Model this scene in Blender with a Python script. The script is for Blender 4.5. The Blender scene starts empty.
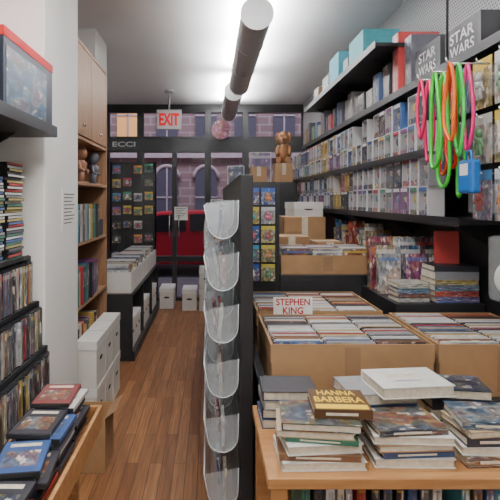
import bpy, math, random, bmesh
from mathutils import Vector, Matrix
random.seed(7)
S=bpy.context.scene
COL=S.collection
R=random.uniform
# ------------------------------------------------------------------ materials
def nm(name):
    m=bpy.data.materials.new(name); m.use_nodes=True
    nt=m.node_tree; b=nt.nodes['Principled BSDF']
    return m,nt,b
def N(nt,t,**k):
    n=nt.nodes.new(t)
    for a,v in k.items(): setattr(n,a,v)
    return n
def plain(name,c,rough=.6,metal=0,var=.12,scale=12,bump=0):
    m,nt,b=nm(name)
    tc=N(nt,'ShaderNodeTexCoord'); no=N(nt,'ShaderNodeTexNoise'); no.inputs['Scale'].default_value=scale
    no.inputs['Detail'].default_value=4
    nt.links.new(tc.outputs['Object'],no.inputs['Vector'])
    r=N(nt,'ShaderNodeValToRGB')
    r.color_ramp.elements[0].position=.3; r.color_ramp.elements[1].position=.7
    r.color_ramp.elements[0].color=tuple(max(0,x*(1-var)) for x in c)+(1,)
    r.color_ramp.elements[1].color=tuple(min(1,x*(1+var)) for x in c)+(1,)
    nt.links.new(no.outputs['Fac'],r.inputs[0]); nt.links.new(r.outputs[0],b.inputs['Base Color'])
    b.inputs['Roughness'].default_value=rough; b.inputs['Metallic'].default_value=metal
    if bump:
        bp=N(nt,'ShaderNodeBump'); bp.inputs['Strength'].default_value=bump; bp.inputs['Distance'].default_value=.005
        nt.links.new(no.outputs['Fac'],bp.inputs['Height']); nt.links.new(bp.outputs[0],b.inputs['Normal'])
    return m
def emis(name,c,s):
    m,nt,b=nm(name); b.inputs['Base Color'].default_value=c+(1,)
    b.inputs['Emission Color'].default_value=c+(1,); b.inputs['Emission Strength'].default_value=s
    return m
def wood(name,c1,c2,axis=1,rough=.45):
    m,nt,b=nm(name)
    tc=N(nt,'ShaderNodeTexCoord'); mp=N(nt,'ShaderNodeMapping')
    sc=[30,30,30]; sc[axis]=2.5; mp.inputs['Scale'].default_value=sc
    no=N(nt,'ShaderNodeTexNoise'); no.inputs['Scale'].default_value=1; no.inputs['Detail'].default_value=5; no.inputs['Distortion'].default_value=1
    r=N(nt,'ShaderNodeValToRGB'); r.color_ramp.elements[0].position=.3; r.color_ramp.elements[1].position=.7
    r.color_ramp.elements[0].color=c1+(1,); r.color_ramp.elements[1].color=c2+(1,)
    L=nt.links.new
    L(tc.outputs['Object'],mp.inputs[0]); L(mp.outputs[0],no.inputs[0]); L(no.outputs['Fac'],r.inputs[0]); L(r.outputs[0],b.inputs['Base Color'])
    b.inputs['Roughness'].default_value=rough
    return m
def ramp(nt,a,b,ca,cb):
    r=N(nt,'ShaderNodeValToRGB'); e=r.color_ramp.elements
    e[0].position=a; e[1].position=b; e[0].color=tuple(ca)+(1,); e[1].color=tuple(cb)+(1,); return r
PRINT=[(0,(.02,.02,.03)),(.12,(.03,.07,.18)),(.24,(.10,.22,.34)),(.34,(.55,.52,.46)),(.44,(.45,.28,.12)),(.54,(.16,.07,.04)),(.64,(.42,.04,.03)),(.72,(.62,.40,.06)),(.80,(.05,.16,.12)),(.90,(.30,.30,.32)),(1,(.02,.02,.03))]
def objcol(name,rough=.45,art=0,vs=1.5,strip=.6,light=.6):
    """colour from Object Info; art>0 prints pictorial shapes from an ink palette, light figure areas, a title strip"""
    m,nt,b=nm(name); L=nt.links.new
    oi=N(nt,'ShaderNodeObjectInfo'); b.inputs['Roughness'].default_value=rough
    out=oi.outputs['Color']
    tc=N(nt,'ShaderNodeTexCoord')
    ml=N(nt,'ShaderNodeMath',operation='MULTIPLY'); ml.inputs[1].default_value=37.
    L(oi.outputs['Random'],ml.inputs[0])
    ad=N(nt,'ShaderNodeVectorMath',operation='ADD')
    L(tc.outputs['Generated'],ad.inputs[0]); L(ml.outputs[0],ad.inputs[1])
    def noise(s,d):
        no=N(nt,'ShaderNodeTexNoise'); no.inputs['Scale'].default_value=s; no.inputs['Detail'].default_value=d; L(ad.outputs[0],no.inputs[0]); return no
    def mixc(bt,f,a,c):
        mm=N(nt,'ShaderNodeMix',data_type='RGBA',blend_type=bt)
        if isinstance(f,(int,float)): mm.inputs[0].default_value=f
        else: L(f,mm.inputs[0])
        L(a,mm.inputs[6])
        if isinstance(c,tuple): mm.inputs[7].default_value=c
        else: L(c,mm.inputs[7])
        return mm.outputs[2]
    if art:
        n0=noise(vs,2)
        mu=N(nt,'ShaderNodeMath',operation='MULTIPLY_ADD'); mu.inputs[1].default_value=2.2
        L(n0.outputs['Fac'],mu.inputs[0]); L(oi.outputs['Random'],mu.inputs[2])
        frc=N(nt,'ShaderNodeMath',operation='FRACT'); L(mu.outputs[0],frc.inputs[0])
        pr=N(nt,'ShaderNodeValToRGB'); e=pr.color_ramp.elements
        e[0].position=0; e[0].color=PRINT[0][1]+(1,); e[1].position=1; e[1].color=PRINT[-1][1]+(1,)
        for p_,c_ in PRINT[1:-1]:
            q=e.new(p_); q.color=c_+(1,)
        L(frc.outputs[0],pr.inputs[0])
        out=mixc('MIX',art,out,pr.outputs[0])
        n1=noise(vs*2.2,3); r=ramp(nt,.38,.58,(.25,.25,.27),(1,1,1)); L(n1.outputs['Fac'],r.inputs[0])
        out=mixc('MULTIPLY',.8,out,r.outputs[0])
        n2=noise(vs*1.7+.7,3); r2=ramp(nt,.60,.65,(0,0,0),(light,light*.92,light*.8)); L(n2.outputs['Fac'],r2.inputs[0])
        out=mixc('SCREEN',1,out,r2.outputs[0])
        if strip:
            sx=N(nt,'ShaderNodeSeparateXYZ'); L(tc.outputs['Generated'],sx.inputs[0])
            rb=N(nt,'ShaderNodeValToRGB'); rb.color_ramp.interpolation='CONSTANT'; e=rb.color_ramp.elements
            e[0].position=0; e[0].color=(0,0,0,1); e[1].position=.82; e[1].color=(strip,strip,strip,1); q=e.new(.91); q.color=(0,0,0,1)
            L(sx.outputs[2],rb.inputs[0])
            hr=N(nt,'ShaderNodeValToRGB'); hr.color_ramp.interpolation='CONSTANT'; e=hr.color_ramp.elements
            e[0].position=0; e[0].color=(.7,.68,.62,1); e[1].position=.35; e[1].color=(.6,.08,.05,1)
            for p_,c_ in ((.5,(.65,.5,.08)),(.65,(.05,.15,.4)),(.8,(.03,.03,.04))):
                q=e.new(p_); q.color=c_+(1,)
            L(oi.outputs['Random'],hr.inputs[0])
            out=mixc('MIX',rb.outputs[0],out,hr.outputs[0])
    else:
        n0=noise(6,2); r=ramp(nt,.3,.7,(.86,.86,.86),(1,1,1)); L(n0.outputs['Fac'],r.inputs[0])
        out=mixc('MULTIPLY',1,out,r.outputs[0])
    L(out,b.inputs['Base Color'])
    return m
M={}
M['wall']=plain('wall_paint',(.86,.85,.82),.7,var=.03,scale=3)
M['wallg']=plain('grey_wall_paint',(.62,.65,.70),.7,var=.04,scale=3)
M['ceil']=plain('ceiling_paint',(.90,.91,.93),.85,var=.02,scale=2)
M['black']=plain('black_metal',(.010,.010,.012),.45,var=.2)
M['blackp']=plain('black_laminate',(.014,.014,.016),.5,var=.2)
M['plastic']=plain('black_plastic_case',(.02,.02,.023),.25,var=.1)
M['card']=plain('brown_cardboard',(.36,.21,.10),.8,var=.12,scale=9)
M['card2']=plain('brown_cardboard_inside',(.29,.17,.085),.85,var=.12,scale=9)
M['white']=plain('white_card',(.72,.70,.66),.6,var=.05,scale=6)
M['lid']=plain('white_card_lid',(.80,.79,.76),.6,var=.05,scale=6)
M['slot']=plain('dark_hand_hole',(.05,.045,.04),.9)
M['pages']=plain('paper_pages',(.66,.59,.46),.85,var=.16,scale=60)
M['paper']=plain('white_paper',(.85,.84,.80),.7,var=.02)
M['pine']=wood('pine_wood',(.32,.14,.045),(.47,.24,.09),0)
M['oak']=wood('tan_shelf_wood',(.22,.11,.05),(.34,.19,.10),2)
M['silver']=plain('silver_metal',(.55,.55,.55),.35,metal=.5,var=.05)
M['housing']=plain('grey_fixture_metal',(.46,.46,.46),.42,metal=.2,var=.04)
M['chrome']=plain('chrome',(.7,.7,.7),.15,metal=1,var=.02)
M['tube']=emis('lamp_tube_glow',(1,.98,.95),10)
M['exit_red']=emis('exit_red_glow',(.70,.0,.004),.22)
M['exit_white']=plain('exit_face',(.66,.63,.64),.5,var=.02)
M['blk_ink']=plain('black_ink',(.01,.01,.01),.6)
M['red_ink']=plain('red_ink',(.50,.01,.01),.6)
M['wht_ink']=plain('white_ink',(.9,.9,.9),.5,var=.01)
M['dim_ink']=plain('grey_white_ink',(.55,.55,.57),.5,var=.02)
M['yel_ink']=plain('yellow_ink',(.85,.56,.03),.5,var=.02)
M['inner']=plain('white_window_box_card',(.66,.66,.67),.4,var=.03)
M['col']=objcol('coloured_print',.5)
M['colg']=objcol('coloured_glossy_plastic',.22)
M['art']=objcol('printed_cover_art',.32,.40,1.6)
M['artbox']=objcol('printed_box_art',.32,.35,2.4,strip=0,light=.45)
M['art2']=objcol('printed_pack_art',.32,.5,2.4)
M['spine']=objcol('printed_spine',.3,.22,1.4,strip=.4)
M['sleeve_top']=objcol('sleeve_edge',.3)
M['fur']=plain('brown_plush',(.25,.115,.05),.95,var=.25,scale=40,bump=.6)
M['asphalt']=plain('asphalt',(.10,.095,.105),.85,var=.3,scale=4)
M['carpaint']=plain('red_car_paint',(.45,.015,.03),.3,metal=.2,var=.05)
M['rubber']=plain('tyre_rubber',(.01,.01,.01),.7)
M['skin']=plain('figurine_vinyl',(.55,.36,.26),.4,var=.1)
def glassmat(name,tint,tr,rough=.05,base=(.8,.85,.9)):
    m=bpy.data.materials.new(name); m.use_nodes=True; nt=m.node_tree; nt.nodes.clear()
    o=N(nt,'ShaderNodeOutputMaterial'); t=N(nt,'ShaderNodeBsdfTransparent'); t.inputs[0].default_value=tint+(1,)
    p=N(nt,'ShaderNodeBsdfPrincipled'); p.inputs['Base Color'].default_value=base+(1,); p.inputs['Roughness'].default_value=rough
    x=N(nt,'ShaderNodeMixShader'); x.inputs[0].default_value=1-tr
    nt.links.new(t.outputs[0],x.inputs[1]); nt.links.new(p.outputs[0],x.inputs[2]); nt.links.new(x.outputs[0],o.inputs[0])
    return m
M['glass']=glassmat('window_glass',(.93,.92,.95),.94,.02,(.05,.05,.06))
M['acrylic']=glassmat('clear_acrylic',(.95,.97,.98),.84,.06,(.85,.88,.90))
M['acrylic2']=glassmat('clear_acrylic_edge',(.9,.93,.95),.30,.1,(.85,.88,.90))
M['film']=glassmat('clear_plastic_film',(.96,.96,.97),.88,.08,(.8,.82,.85))
# floor
m,nt,b=nm('oak_plank_floor'); L=nt.links.new
tc=N(nt,'ShaderNodeTexCoord'); mp=N(nt,'ShaderNodeMapping'); mp.inputs['Rotation'].default_value=(0,0,math.radians(90))
br=N(nt,'ShaderNodeTexBrick'); br.inputs['Scale'].default_value=1; br.inputs['Brick Width'].default_value=.95; br.inputs['Row Height'].default_value=.068
br.inputs['Mortar Size'].default_value=.0018; br.inputs['Color1'].default_value=(.25,.105,.040,1); br.inputs['Color2'].default_value=(.44,.215,.092,1)
br.inputs['Mortar'].default_value=(.06,.025,.01,1); br.inputs['Bias'].default_value=-.1; br.offset=.37
L(tc.outputs['Object'],mp.inputs[0]); L(mp.outputs[0],br.inputs[0])
mp2=N(nt,'ShaderNodeMapping'); mp2.inputs['Scale'].default_value=(60,3,1); L(tc.outputs['Object'],mp2.inputs[0])
no=N(nt,'ShaderNodeTexNoise'); no.inputs['Scale'].default_value=1; no.inputs['Detail'].default_value=6; no.inputs['Distortion'].default_value=.8; L(mp2.outputs[0],no.inputs[0])
r=ramp(nt,.3,.72,(.50,.46,.43),(1,1,1)); L(no.outputs['Fac'],r.inputs[0])
mm=N(nt,'ShaderNodeMix',data_type='RGBA',blend_type='MULTIPLY'); mm.inputs[0].default_value=1
L(br.outputs[0],mm.inputs[6]); L(r.outputs[0],mm.inputs[7]); L(mm.outputs[2],b.inputs['Base Color']); b.inputs['Roughness'].default_value=.40
b.inputs['Specular IOR Level'].default_value=.38
M['floor']=m
m,nt,b=nm('perforated_grey_panel'); L=nt.links.new
tc=N(nt,'ShaderNodeTexCoord'); br=N(nt,'ShaderNodeTexBrick')
sx=N(nt,'ShaderNodeSeparateXYZ'); cx=N(nt,'ShaderNodeCombineXYZ'); L(tc.outputs['Object'],sx.inputs[0]); L(sx.outputs[1],cx.inputs[0]); L(sx.outputs[2],cx.inputs[1])
br.inputs['Scale'].default_value=1; br.inputs['Brick Width'].default_value=.024; br.inputs['Row Height'].default_value=.018; br.inputs['Mortar Size'].default_value=.005
br.inputs['Color1'].default_value=(.10,.10,.11,1); br.inputs['Color2'].default_value=(.15,.15,.16,1); br.inputs['Mortar'].default_value=(.46,.47,.48,1)
L(cx.outputs[0],br.inputs[0]); L(br.outputs[0],b.inputs['Base Color']); b.inputs['Roughness'].default_value=.5
M['perf']=m
m,nt,b=nm('dusk_brick_facade'); L=nt.links.new
tc=N(nt,'ShaderNodeTexCoord'); br=N(nt,'ShaderNodeTexBrick')
sx=N(nt,'ShaderNodeSeparateXYZ'); cx=N(nt,'ShaderNodeCombineXYZ'); L(tc.outputs['Object'],sx.inputs[0]); L(sx.outputs[0],cx.inputs[0]); L(sx.outputs[2],cx.inputs[1])
L(cx.outputs[0],br.inputs[0]); br.inputs['Scale'].default_value=1; br.inputs['Brick Width'].default_value=.5; br.inputs['Row Height'].default_value=.2; br.inputs['Mortar Size'].default_value=.02
br.inputs['Color1'].default_value=(.30,.21,.19,1); br.inputs['Color2'].default_value=(.22,.16,.155,1); br.inputs['Mortar'].default_value=(.36,.31,.31,1)
L(br.outputs[0],b.inputs['Base Color']); b.inputs['Roughness'].default_value=.8
M['facade']=m
M['facglass']=emis('dusk_window_glass',(.06,.06,.085),.3)
M['faclit']=emis('warm_lit_window',(.80,.42,.14),.6)
M['factrim']=plain('stone_trim',(.46,.41,.41),.7)

# ------------------------------------------------------------------ mesh builder
class MB:
    def __init__(s): s.v=[];s.f=[];s.m=[];s.sm=[]
    def add(s,vs,fs,mi=0,smooth=False):
        o=len(s.v); s.v+= [tuple(p) for p in vs]
        for f in fs: s.f.append([o+i for i in f]); s.m.append(mi); s.sm.append(smooth)
        return s
    def box(s,x0,x1,y0,y1,z0,z1,mi=0):
        if x0>x1:x0,x1=x1,x0
        if y0>y1:y0,y1=y1,y0
        if z0>z1:z0,z1=z1,z0
        vs=[(x0,y0,z0),(x1,y0,z0),(x1,y1,z0),(x0,y1,z0),(x0,y0,z1),(x1,y0,z1),(x1,y1,z1),(x0,y1,z1)]
        mi=mi if isinstance(mi,(list,tuple)) else [mi]*6
        for f,k in zip([(3,2,1,0),(4,5,6,7),(0,1,5,4),(1,2,6,5),(2,3,7,6),(3,0,4,7)],mi): s.add([vs[i] for i in f],[(0,1,2,3)],k)
        return s
    def tube(s,pts,r,mi=0,n=8,closed=False,caps=True):
        pts=[Vector(p) for p in pts]; rings=[]; k=len(pts)
        rr=r if isinstance(r,(list,tuple)) else [r]*k
        up=None
        for i,p in enumerate(pts):
            if closed: t=pts[(i+1)%k]-pts[i-1]
            else: t=pts[min(i+1,k-1)]-pts[max(i-1,0)]
            t.normalize()
            if up is None:
                up=Vector((0,0,1)) if abs(t.z)<.9 else Vector((1,0,0))
            a=t.cross(up)
            if a.length<1e-4: a=t.cross(Vector((1,.1,.2)))
            a.normalize(); b2=a.cross(t).normalized(); up=b2
            rings.append([p+a*math.cos(2*math.pi*j/n)*rr[i]+b2*math.sin(2*math.pi*j/n)*rr[i] for j in range(n)])
        vs=[v for ri in rings for v in ri]; fs=[]
        for i in range(k if closed else k-1):
            a0=i*n; b0=((i+1)%k)*n
            for j in range(n): fs.append((a0+j,a0+(j+1)%n,b0+(j+1)%n,b0+j))
        s.add(vs,fs,mi,True)
        if caps and not closed:
            s.add(rings[0],[tuple(range(n))],mi); s.add(rings[-1],[tuple(reversed(range(n)))],mi)
        return s
    def ell(s,c,r,mi=0,u=12,w=8):
        vs=[];fs=[]
        for i in range(w+1):
            th=math.pi*i/w
            for j in range(u):
                ph=2*math.pi*j/u
                vs.append((c[0]+r[0]*math.sin(th)*math.cos(ph),c[1]+r[1]*math.sin(th)*math.sin(ph),c[2]+r[2]*math.cos(th)))
        for i in range(w):
            for j in range(u): fs.append((i*u+j,(i+1)*u+j,(i+1)*u+(j+1)%u,i*u+(j+1)%u))
        return s.add(vs,fs,mi,True)
    def prism(s,prof,axis,a,b,mi=0,smooth=False):
        n=len(prof)
        def P(p,t):
            return {'x':(t,p[0],p[1]),'y':(p[0],t,p[1]),'z':(p[0],p[1],t)}[axis]
        vs=[P(p,a) for p in prof]+[P(p,b) for p in prof]
        s.add(vs,[(i,(i+1)%n,n+(i+1)%n,n+i) for i in range(n)],mi,smooth)
        s.add(vs[:n],[tuple(range(n))],mi); s.add(vs[n:],[tuple(reversed(range(n)))],mi)
        return s
    def mesh(s,name,mats,bev=0):
        me=bpy.data.meshes.new(name); me.from_pydata(s.v,[],s.f)
        for k in mats: me.materials.append(M[k])
        for p,k,sm in zip(me.polygons,s.m,s.sm): p.material_index=k; p.use_smooth=sm
        bm=bmesh.new(); bm.from_mesh(me)
        bmesh.ops.remove_doubles(bm,verts=bm.verts,dist=1e-6)
        bmesh.ops.recalc_face_normals(bm,faces=bm.faces)
        if bev:
            es=[e for e in bm.edges if len(e.link_faces)==2 and e.calc_face_angle(0)>.6]
            try: bmesh.ops.bevel(bm,geom=es,offset=bev,segments=2,affect='EDGES',profile=.5)
            except Exception: pass
        bm.to_mesh(me); bm.free()
        return me
def add(name,me,loc=(0,0,0),rot=(0,0,0),color=None,label=None,cat=None,group=None,kind=None,parent=None,scale=None):
    o=bpy.data.objects.new(name,me)
    COL.objects.link(o); o.location=loc; o.rotation_euler=rot
    if scale: o.scale=scale
    if color: o.color=(color[0],color[1],color[2],1)
    if parent: o.parent=parent
    if label: o['label']=label
    if cat: o['category']=cat
    if group: o['group']=group
    if kind: o['kind']=kind
    return o
def text(s,w,h,mat,loc,rot,parent,name='lettering',ex=.0006,off=.02):
    c=bpy.data.curves.new('txt','FONT'); c.body=s; c.align_x='CENTER'; c.align_y='CENTER'; c.size=1; c.extrude=0; c.offset=off
    o=bpy.data.objects.new('txt',c); COL.objects.link(o)
    bpy.context.view_layer.update()
    dg=bpy.context.evaluated_depsgraph_get()
    me=bpy.data.meshes.new_from_object(o.evaluated_get(dg))
    bpy.data.objects.remove(o)
    xs=[v.co.x for v in me.vertices]; ys=[v.co.y for v in me.vertices]
    cx=(min(xs)+max(xs))/2; cy=(min(ys)+max(ys))/2; sx=w/(max(xs)-min(xs)); sy=h/(max(ys)-min(ys))
    for v in me.vertices: v.co=Vector(((v.co.x-cx)*sx,(v.co.y-cy)*sy,ex))
    me.materials.clear(); me.materials.append(M[mat])
    return add(name,me,loc,rot,parent=parent)
FY=(math.pi/2,0,0); FXm=(math.pi/2,0,-math.pi/2); FXp=(math.pi/2,0,math.pi/2)
ST='structure'
# ------------------------------------------------------------------ room shell
CZ=2.925; BY=7.5
add('floor',MB().box(-2.0,1.6,-1.6,BY+.1,-.1,0).mesh('floor',['floor']),kind=ST,label='varnished oak strip plank floor along the aisle',cat='floor')
add('ceiling',MB().box(-2.0,1.6,-1.6,BY+.1,CZ,CZ+.1).mesh('ceiling',['ceil']),kind=ST,label='smooth off-white painted shop ceiling',cat='ceiling')
add('wall_left',MB().box(-2.0,-1.16,-1.6,4.15,0,CZ).mesh('wall',['wallg']),kind=ST,label='pale grey painted wall behind the disc rack',cat='wall')
add('wall_left',MB().box(-1.16,-.80,2.42,3.03,0,CZ).mesh('wall',['wall'],.006),kind=ST,label='white painted wall pier beside the disc rack',cat='wall')
add('wall_left',MB().box(-2.0,-.95,4.15,4.6,0,CZ).mesh('wall',['wall'],.006),kind=ST,label='white painted pier behind the wooden bookcase',cat='wall')
add('wall_left',MB().box(-2.0,-1.55,4.6,BY,0,CZ).mesh('wall',['wall']),kind=ST,label='white painted side wall near the shop window',cat='wall')
add('wall_right',MB().box(1.42,1.6,-1.6,BY,0,CZ).mesh('wall',['wall']),kind=ST,label='white painted wall behind the collectibles shelving',cat='wall')
add('wall_front',MB().box(-2.0,1.6,-1.7,-1.6,0,CZ).mesh('wall',['wall']),kind=ST,label='white painted wall closing the shop',cat='wall')
wb=MB()
wb.box(-1.55,1.42,BY-.05,BY+.08,2.85,CZ).box(-1.55,1.42,BY-.05,BY+.08,2.26,2.40)
wb.box(-1.55,-1.04,BY-.05,BY+.08,0,.35).box(-.03,1.42,BY-.05,BY+.08,0,.35)
add('wall_back',wb.mesh('wall_back',['blackp']),kind=ST,label='black painted shopfront header, transom bar and sill',cat='wall')
def win(name,x0,x1,z0,z1,lab,w=.045,mull=None,rail=None):
    f=MB(); y0,y1=BY-.06,BY+.05
    f.box(x0,x0+w,y0,y1,z0,z1).box(x1-w,x1,y0,y1,z0,z1).box(x0+w,x1-w,y0,y1,z0,z0+w).box(x0+w,x1-w,y0,y1,z1-w,z1)
    if mull: f.box(mull-w*.7,mull+w*.7,y0,y1,z0+w,z1-w)
    if rail: f.box(x0+w,x1-w,y0+.01,y1,rail-.04,rail+.04)
    o=add(name,f.mesh(name,['black']),kind=ST,label=lab,cat='door' if 'door' in name else 'window')
    add('glass_pane',MB().box(x0+w,x1-w,BY-.004,BY+.004,z0+w,z1-w).mesh('pane',['glass']),parent=o)
    return o
xs=[-1.55,-1.04,-.03,.53,1.42]
win('window_1',xs[0],xs[1],.35,2.26,'black framed shop window beside the door')
dr=win('door_1',xs[1],xs[2],0,2.26,'black framed double glass shop door',.05,mull=-.53,rail=.62)
for hx in (-.60,-.46):
    add('door_handle',MB().tube([(hx,BY-.06,.95),(hx,BY-.11,.97),(hx,BY-.11,1.25),(hx,BY-.06,1.27)],.01).mesh('handle',['chrome']),parent=dr,label='chrome pull handle')
win('window_2',xs[2],xs[3],.35,2.26,'black framed shop window beside the door')
win('window_3',xs[3],xs[4],.35,2.26,'black framed shop window in the corner')
for i in range(4): win('window_%d'%(i+4),xs[i],xs[i+1],2.40,2.85,'black framed transom window above the shopfront')
add('baseboard_left',MB().box(-1.55,-1.53,4.6,BY-.06,0,.12).mesh('bb',['wall']),kind=ST,label='white painted baseboard',cat='baseboard')
add('trim_1',MB().box(1.385,1.42,1.0,BY-.08,2.30,CZ-.002).mesh('slat',['perf']),kind=ST,label='grey perforated metal panel along the upper wall',cat='wall panel')
add('trim_2',MB().box(1.385,1.42,1.0,BY-.08,.0,2.30).mesh('slat',['blackp']),kind=ST,label='black wall panelling behind the shelves',cat='wall panel')
# ------------------------------------------------------------------ outside
add('pavement',MB().box(-12,12,BY+.1,14,-.15,-.05).mesh('pave',['asphalt']),kind='stuff',label='grey asphalt street outside the shop at dusk',cat='street')
FYY=12.6
fa=add('building',MB().box(-8,8,FYY,FYY+.3,-.05,8).mesh('fac',['facade']),label='brick building facade across the street at dusk',cat='building')
for i in range(11):
    x=-5.0+i*.98
    for q,(z0,z1) in enumerate(((.7,2.05),(2.95,4.1))):
        g=MB(); prof=[(x-.27,z0),(x+.27,z0)]+[(x+.27*math.cos(a),z1+.27*math.sin(a)) for a in [math.pi*k/8 for k in range(9)]]
        g.prism(prof,'y',FYY-.06,FYY)
        mt='faclit' if (i,q) in ((2,1),(3,1),(7,0)) else 'facglass'
        add('window',g.mesh('fwin',[mt]),parent=fa,label='arched window')
        t=MB()
        t.box(x-.34,x+.34,FYY-.14,FYY,z0-.1,z0); t.box(x-.02,x+.02,FYY-.09,FYY-.05,z0,z1+.26); t.box(x-.27,x+.27,FYY-.09,FYY-.05,z1-.5,z1-.46)
        t.tube([(x+.31*math.cos(math.pi*k/8),FYY-.06,z1+.31*math.sin(math.pi*k/8)) for k in range(9)],.05,n=6)
        add('window_surround',t.mesh('fs',['factrim']),parent=fa)
add('cornice',MB().box(-8,8,FYY-.18,FYY,2.55,2.68).mesh('cor',['factrim']),parent=fa)
prof=[(-2.1,.25),(-2.15,.6),(-2.0,.78),(-1.2,.88),(-.6,1.30),(.7,1.34),(1.35,.95),(2.0,.80),(2.15,.6),(2.1,.25)]
CX=-.5
car=add('car',MB().prism([(p[0]+CX,p[1]-.05) for p in prof],'y',10.0,11.6).mesh('car',['carpaint'],.06),label='red parked car on the street outside',cat='car')
add('side_window',MB().prism([(CX-1.0,.85),(CX-.52,1.20),(CX+.02,1.22),(CX+.02,.87)],'y',9.985,9.998).mesh('cw',['plastic']),parent=car)
add('side_window',MB().prism([(CX+.10,.87),(CX+.10,1.22),(CX+.62,1.23),(CX+1.12,.90)],'y',9.985,9.998).mesh('cw',['plastic']),parent=car)
for x in (CX-1.35,CX+1.35):
    add('wheel',MB().tube([(x,9.93,.28),(x,10.15,.28)],.33,n=20).mesh('wh',['rubber']),parent=car)
    add('wheel_rim',MB().tube([(x,9.91,.28),(x,9.95,.28)],.19,n=16).mesh('wh',['silver']),parent=car)

# ------------------------------------------------------------------ ceiling lamps
def lamp(x,y0,y1,lab,e=30):
    z=2.73; r=.105
    m=MB(); seg=22; a=[math.radians(130+280*k/seg) for k in range(seg+1)]
    out=[(x+r*math.cos(t),z+r*math.sin(t)) for t in a]; inn=[(x+(r-.012)*math.cos(t),z+(r-.012)*math.sin(t)) for t in a]
    m.prism(out+inn[::-1],'y',y0,y1,0)
    o=add('ceiling_lamp',m.mesh('lamp',['housing']),label=lab,cat='ceiling lamp',group='tubular ceiling lamps')
    for y in (y0,y1): add('end_cap',MB().tube([(x,y-.012,z),(x,y+.012,z)],r+.006,n=24).mesh('cap',['silver']),parent=o)
    k=y0+.6
    while k<y1-.2:
        add('joint_band',MB().tube([(x,k-.008,z),(x,k+.008,z)],r+.003,n=24).mesh('jb',['silver']),parent=o); k+=.72
    add('fluorescent_tube',MB().tube([(x,y0+.03,z+.04),(x,y1-.03,z+.04)],.018,n=10).mesh('tube',['tube']),parent=o)
    for y in (y0+.3,y1-.3): add('hanger',MB().tube([(x,y,z+r*.7),(x,y,CZ)],.006,n=6).mesh('hang',['silver']),parent=o)
    for yy in ((y0*.75+y1*.25),(y0*.25+y1*.75)):
        l=bpy.data.lights.new('uplight','AREA'); l.shape='RECTANGLE'; l.size=.06; l.size_y=(y1-y0)*.45; l.energy=e; l.color=(1,.98,.96)
        lo=bpy.data.objects.new('uplight',l); COL.objects.link(lo); lo.location=(x,yy,z+.07); lo.rotation_euler=(math.pi,0,0)
        lo.parent=o
    return o
lamp(.31,3.30,5.35,'grey cylindrical fluorescent lamp hung under the ceiling',62)
lamp(.27,5.65,7.10,'short grey cylindrical fluorescent lamp near the shop window',46)
lamp(.33,.6,2.7,'grey cylindrical fluorescent lamp hung under the ceiling',62)
def area(n,loc,rot,sx,sy,e,c=(1,.97,.93)):
    l=bpy.data.lights.new(n,'AREA'); l.shape='RECTANGLE'; l.size=sx; l.size_y=sy; l.energy=e; l.color=c
    o=bpy.data.objects.new(n,l); COL.objects.link(o); o.location=loc; o.rotation_euler=rot; return o
area('shop_fill',(-.1,1.2,2.9),(0,0,0),1.0,1.4,48)  # added out-of-view fill for general brightness, belongs to no fixture
area('shop_fill',(.1,-.7,2.9),(math.radians(25),0,0),1.4,.9,50)  # second added fill, behind the camera, no fixture either
area('street_fill',(0,9.0,6.5),(math.radians(42),0,0),9,1.5,520,(.90,.84,1.0))  # added broad fill to lift the facade and street, no actual street lamp
wd=bpy.data.worlds.new('world'); S.world=wd; wd.use_nodes=True
wd.node_tree.nodes['Background'].inputs[0].default_value=(.34,.32,.42,1); wd.node_tree.nodes['Background'].inputs[1].default_value=.8
# exit sign
eo=add('exit_sign',MB().box(-.68,-.38,6.48,6.52,2.43,2.66).mesh('exit',['exit_white'],.006),label='illuminated red exit sign hanging from the ceiling',cat='exit sign')
fr=MB()
for a in ((-.69,-.37,2.655,2.67),(-.69,-.37,2.42,2.435)): fr.box(a[0],a[1],6.475,6.525,a[2],a[3])
fr.box(-.69,-.675,6.475,6.525,2.435,2.655).box(-.385,-.37,6.475,6.525,2.435,2.655)
add('sign_frame',fr.mesh('exf',['silver']),parent=eo)
add('mounting_stem',MB().tube([(-.53,6.5,2.67),(-.53,6.5,CZ-.03)],.012).tube([(-.53,6.5,CZ-.03),(-.53,6.5,CZ)],.06,n=16).mesh('exs',['silver']),parent=eo)
text('EXIT',.26,.16,'exit_red',(-.53,6.478,2.545),FY,eo,off=.04)
def disc(x,z,r,c,lab):
    o=add('round_sign',MB().tube([(x,BY-.10,z),(x,BY-.08,z)],r,n=28).mesh('ds',['artbox']),color=c,label=lab,cat='sign')
    add('hanging_wire',MB().tube([(x,BY-.09,z+r),(x,BY-.065,2.87)],.004,n=5).mesh('w',['black']),parent=o)
disc(.16,2.54,.14,(.35,.05,.10),'dull crimson round hanging sign in the transom window')
p=add('window_lettering',MB().box(-1.50,-1.06,BY-.066,BY-.05,2.27,2.39).mesh('bd',['blackp']),label='black fascia board with white shop lettering',cat='sign')
text('ECCI',.34,.075,'dim_ink',(-1.28,BY-.067,2.33),FY,p)
p=add('door_notice',MB().box(-.53,-.33,BY-.068,BY-.06,1.20,1.40).mesh('dn',['paper']),label='white paper notices taped to the glass door',cat='notice')
tl=MB()
for k in range(6): tl.box(-.51,-.36-.03*(k%3),BY-.0695,BY-.068,1.37-.025*k,1.376-.025*k)
add('printed_lines',tl.mesh('tl',['blk_ink']),parent=p)
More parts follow.
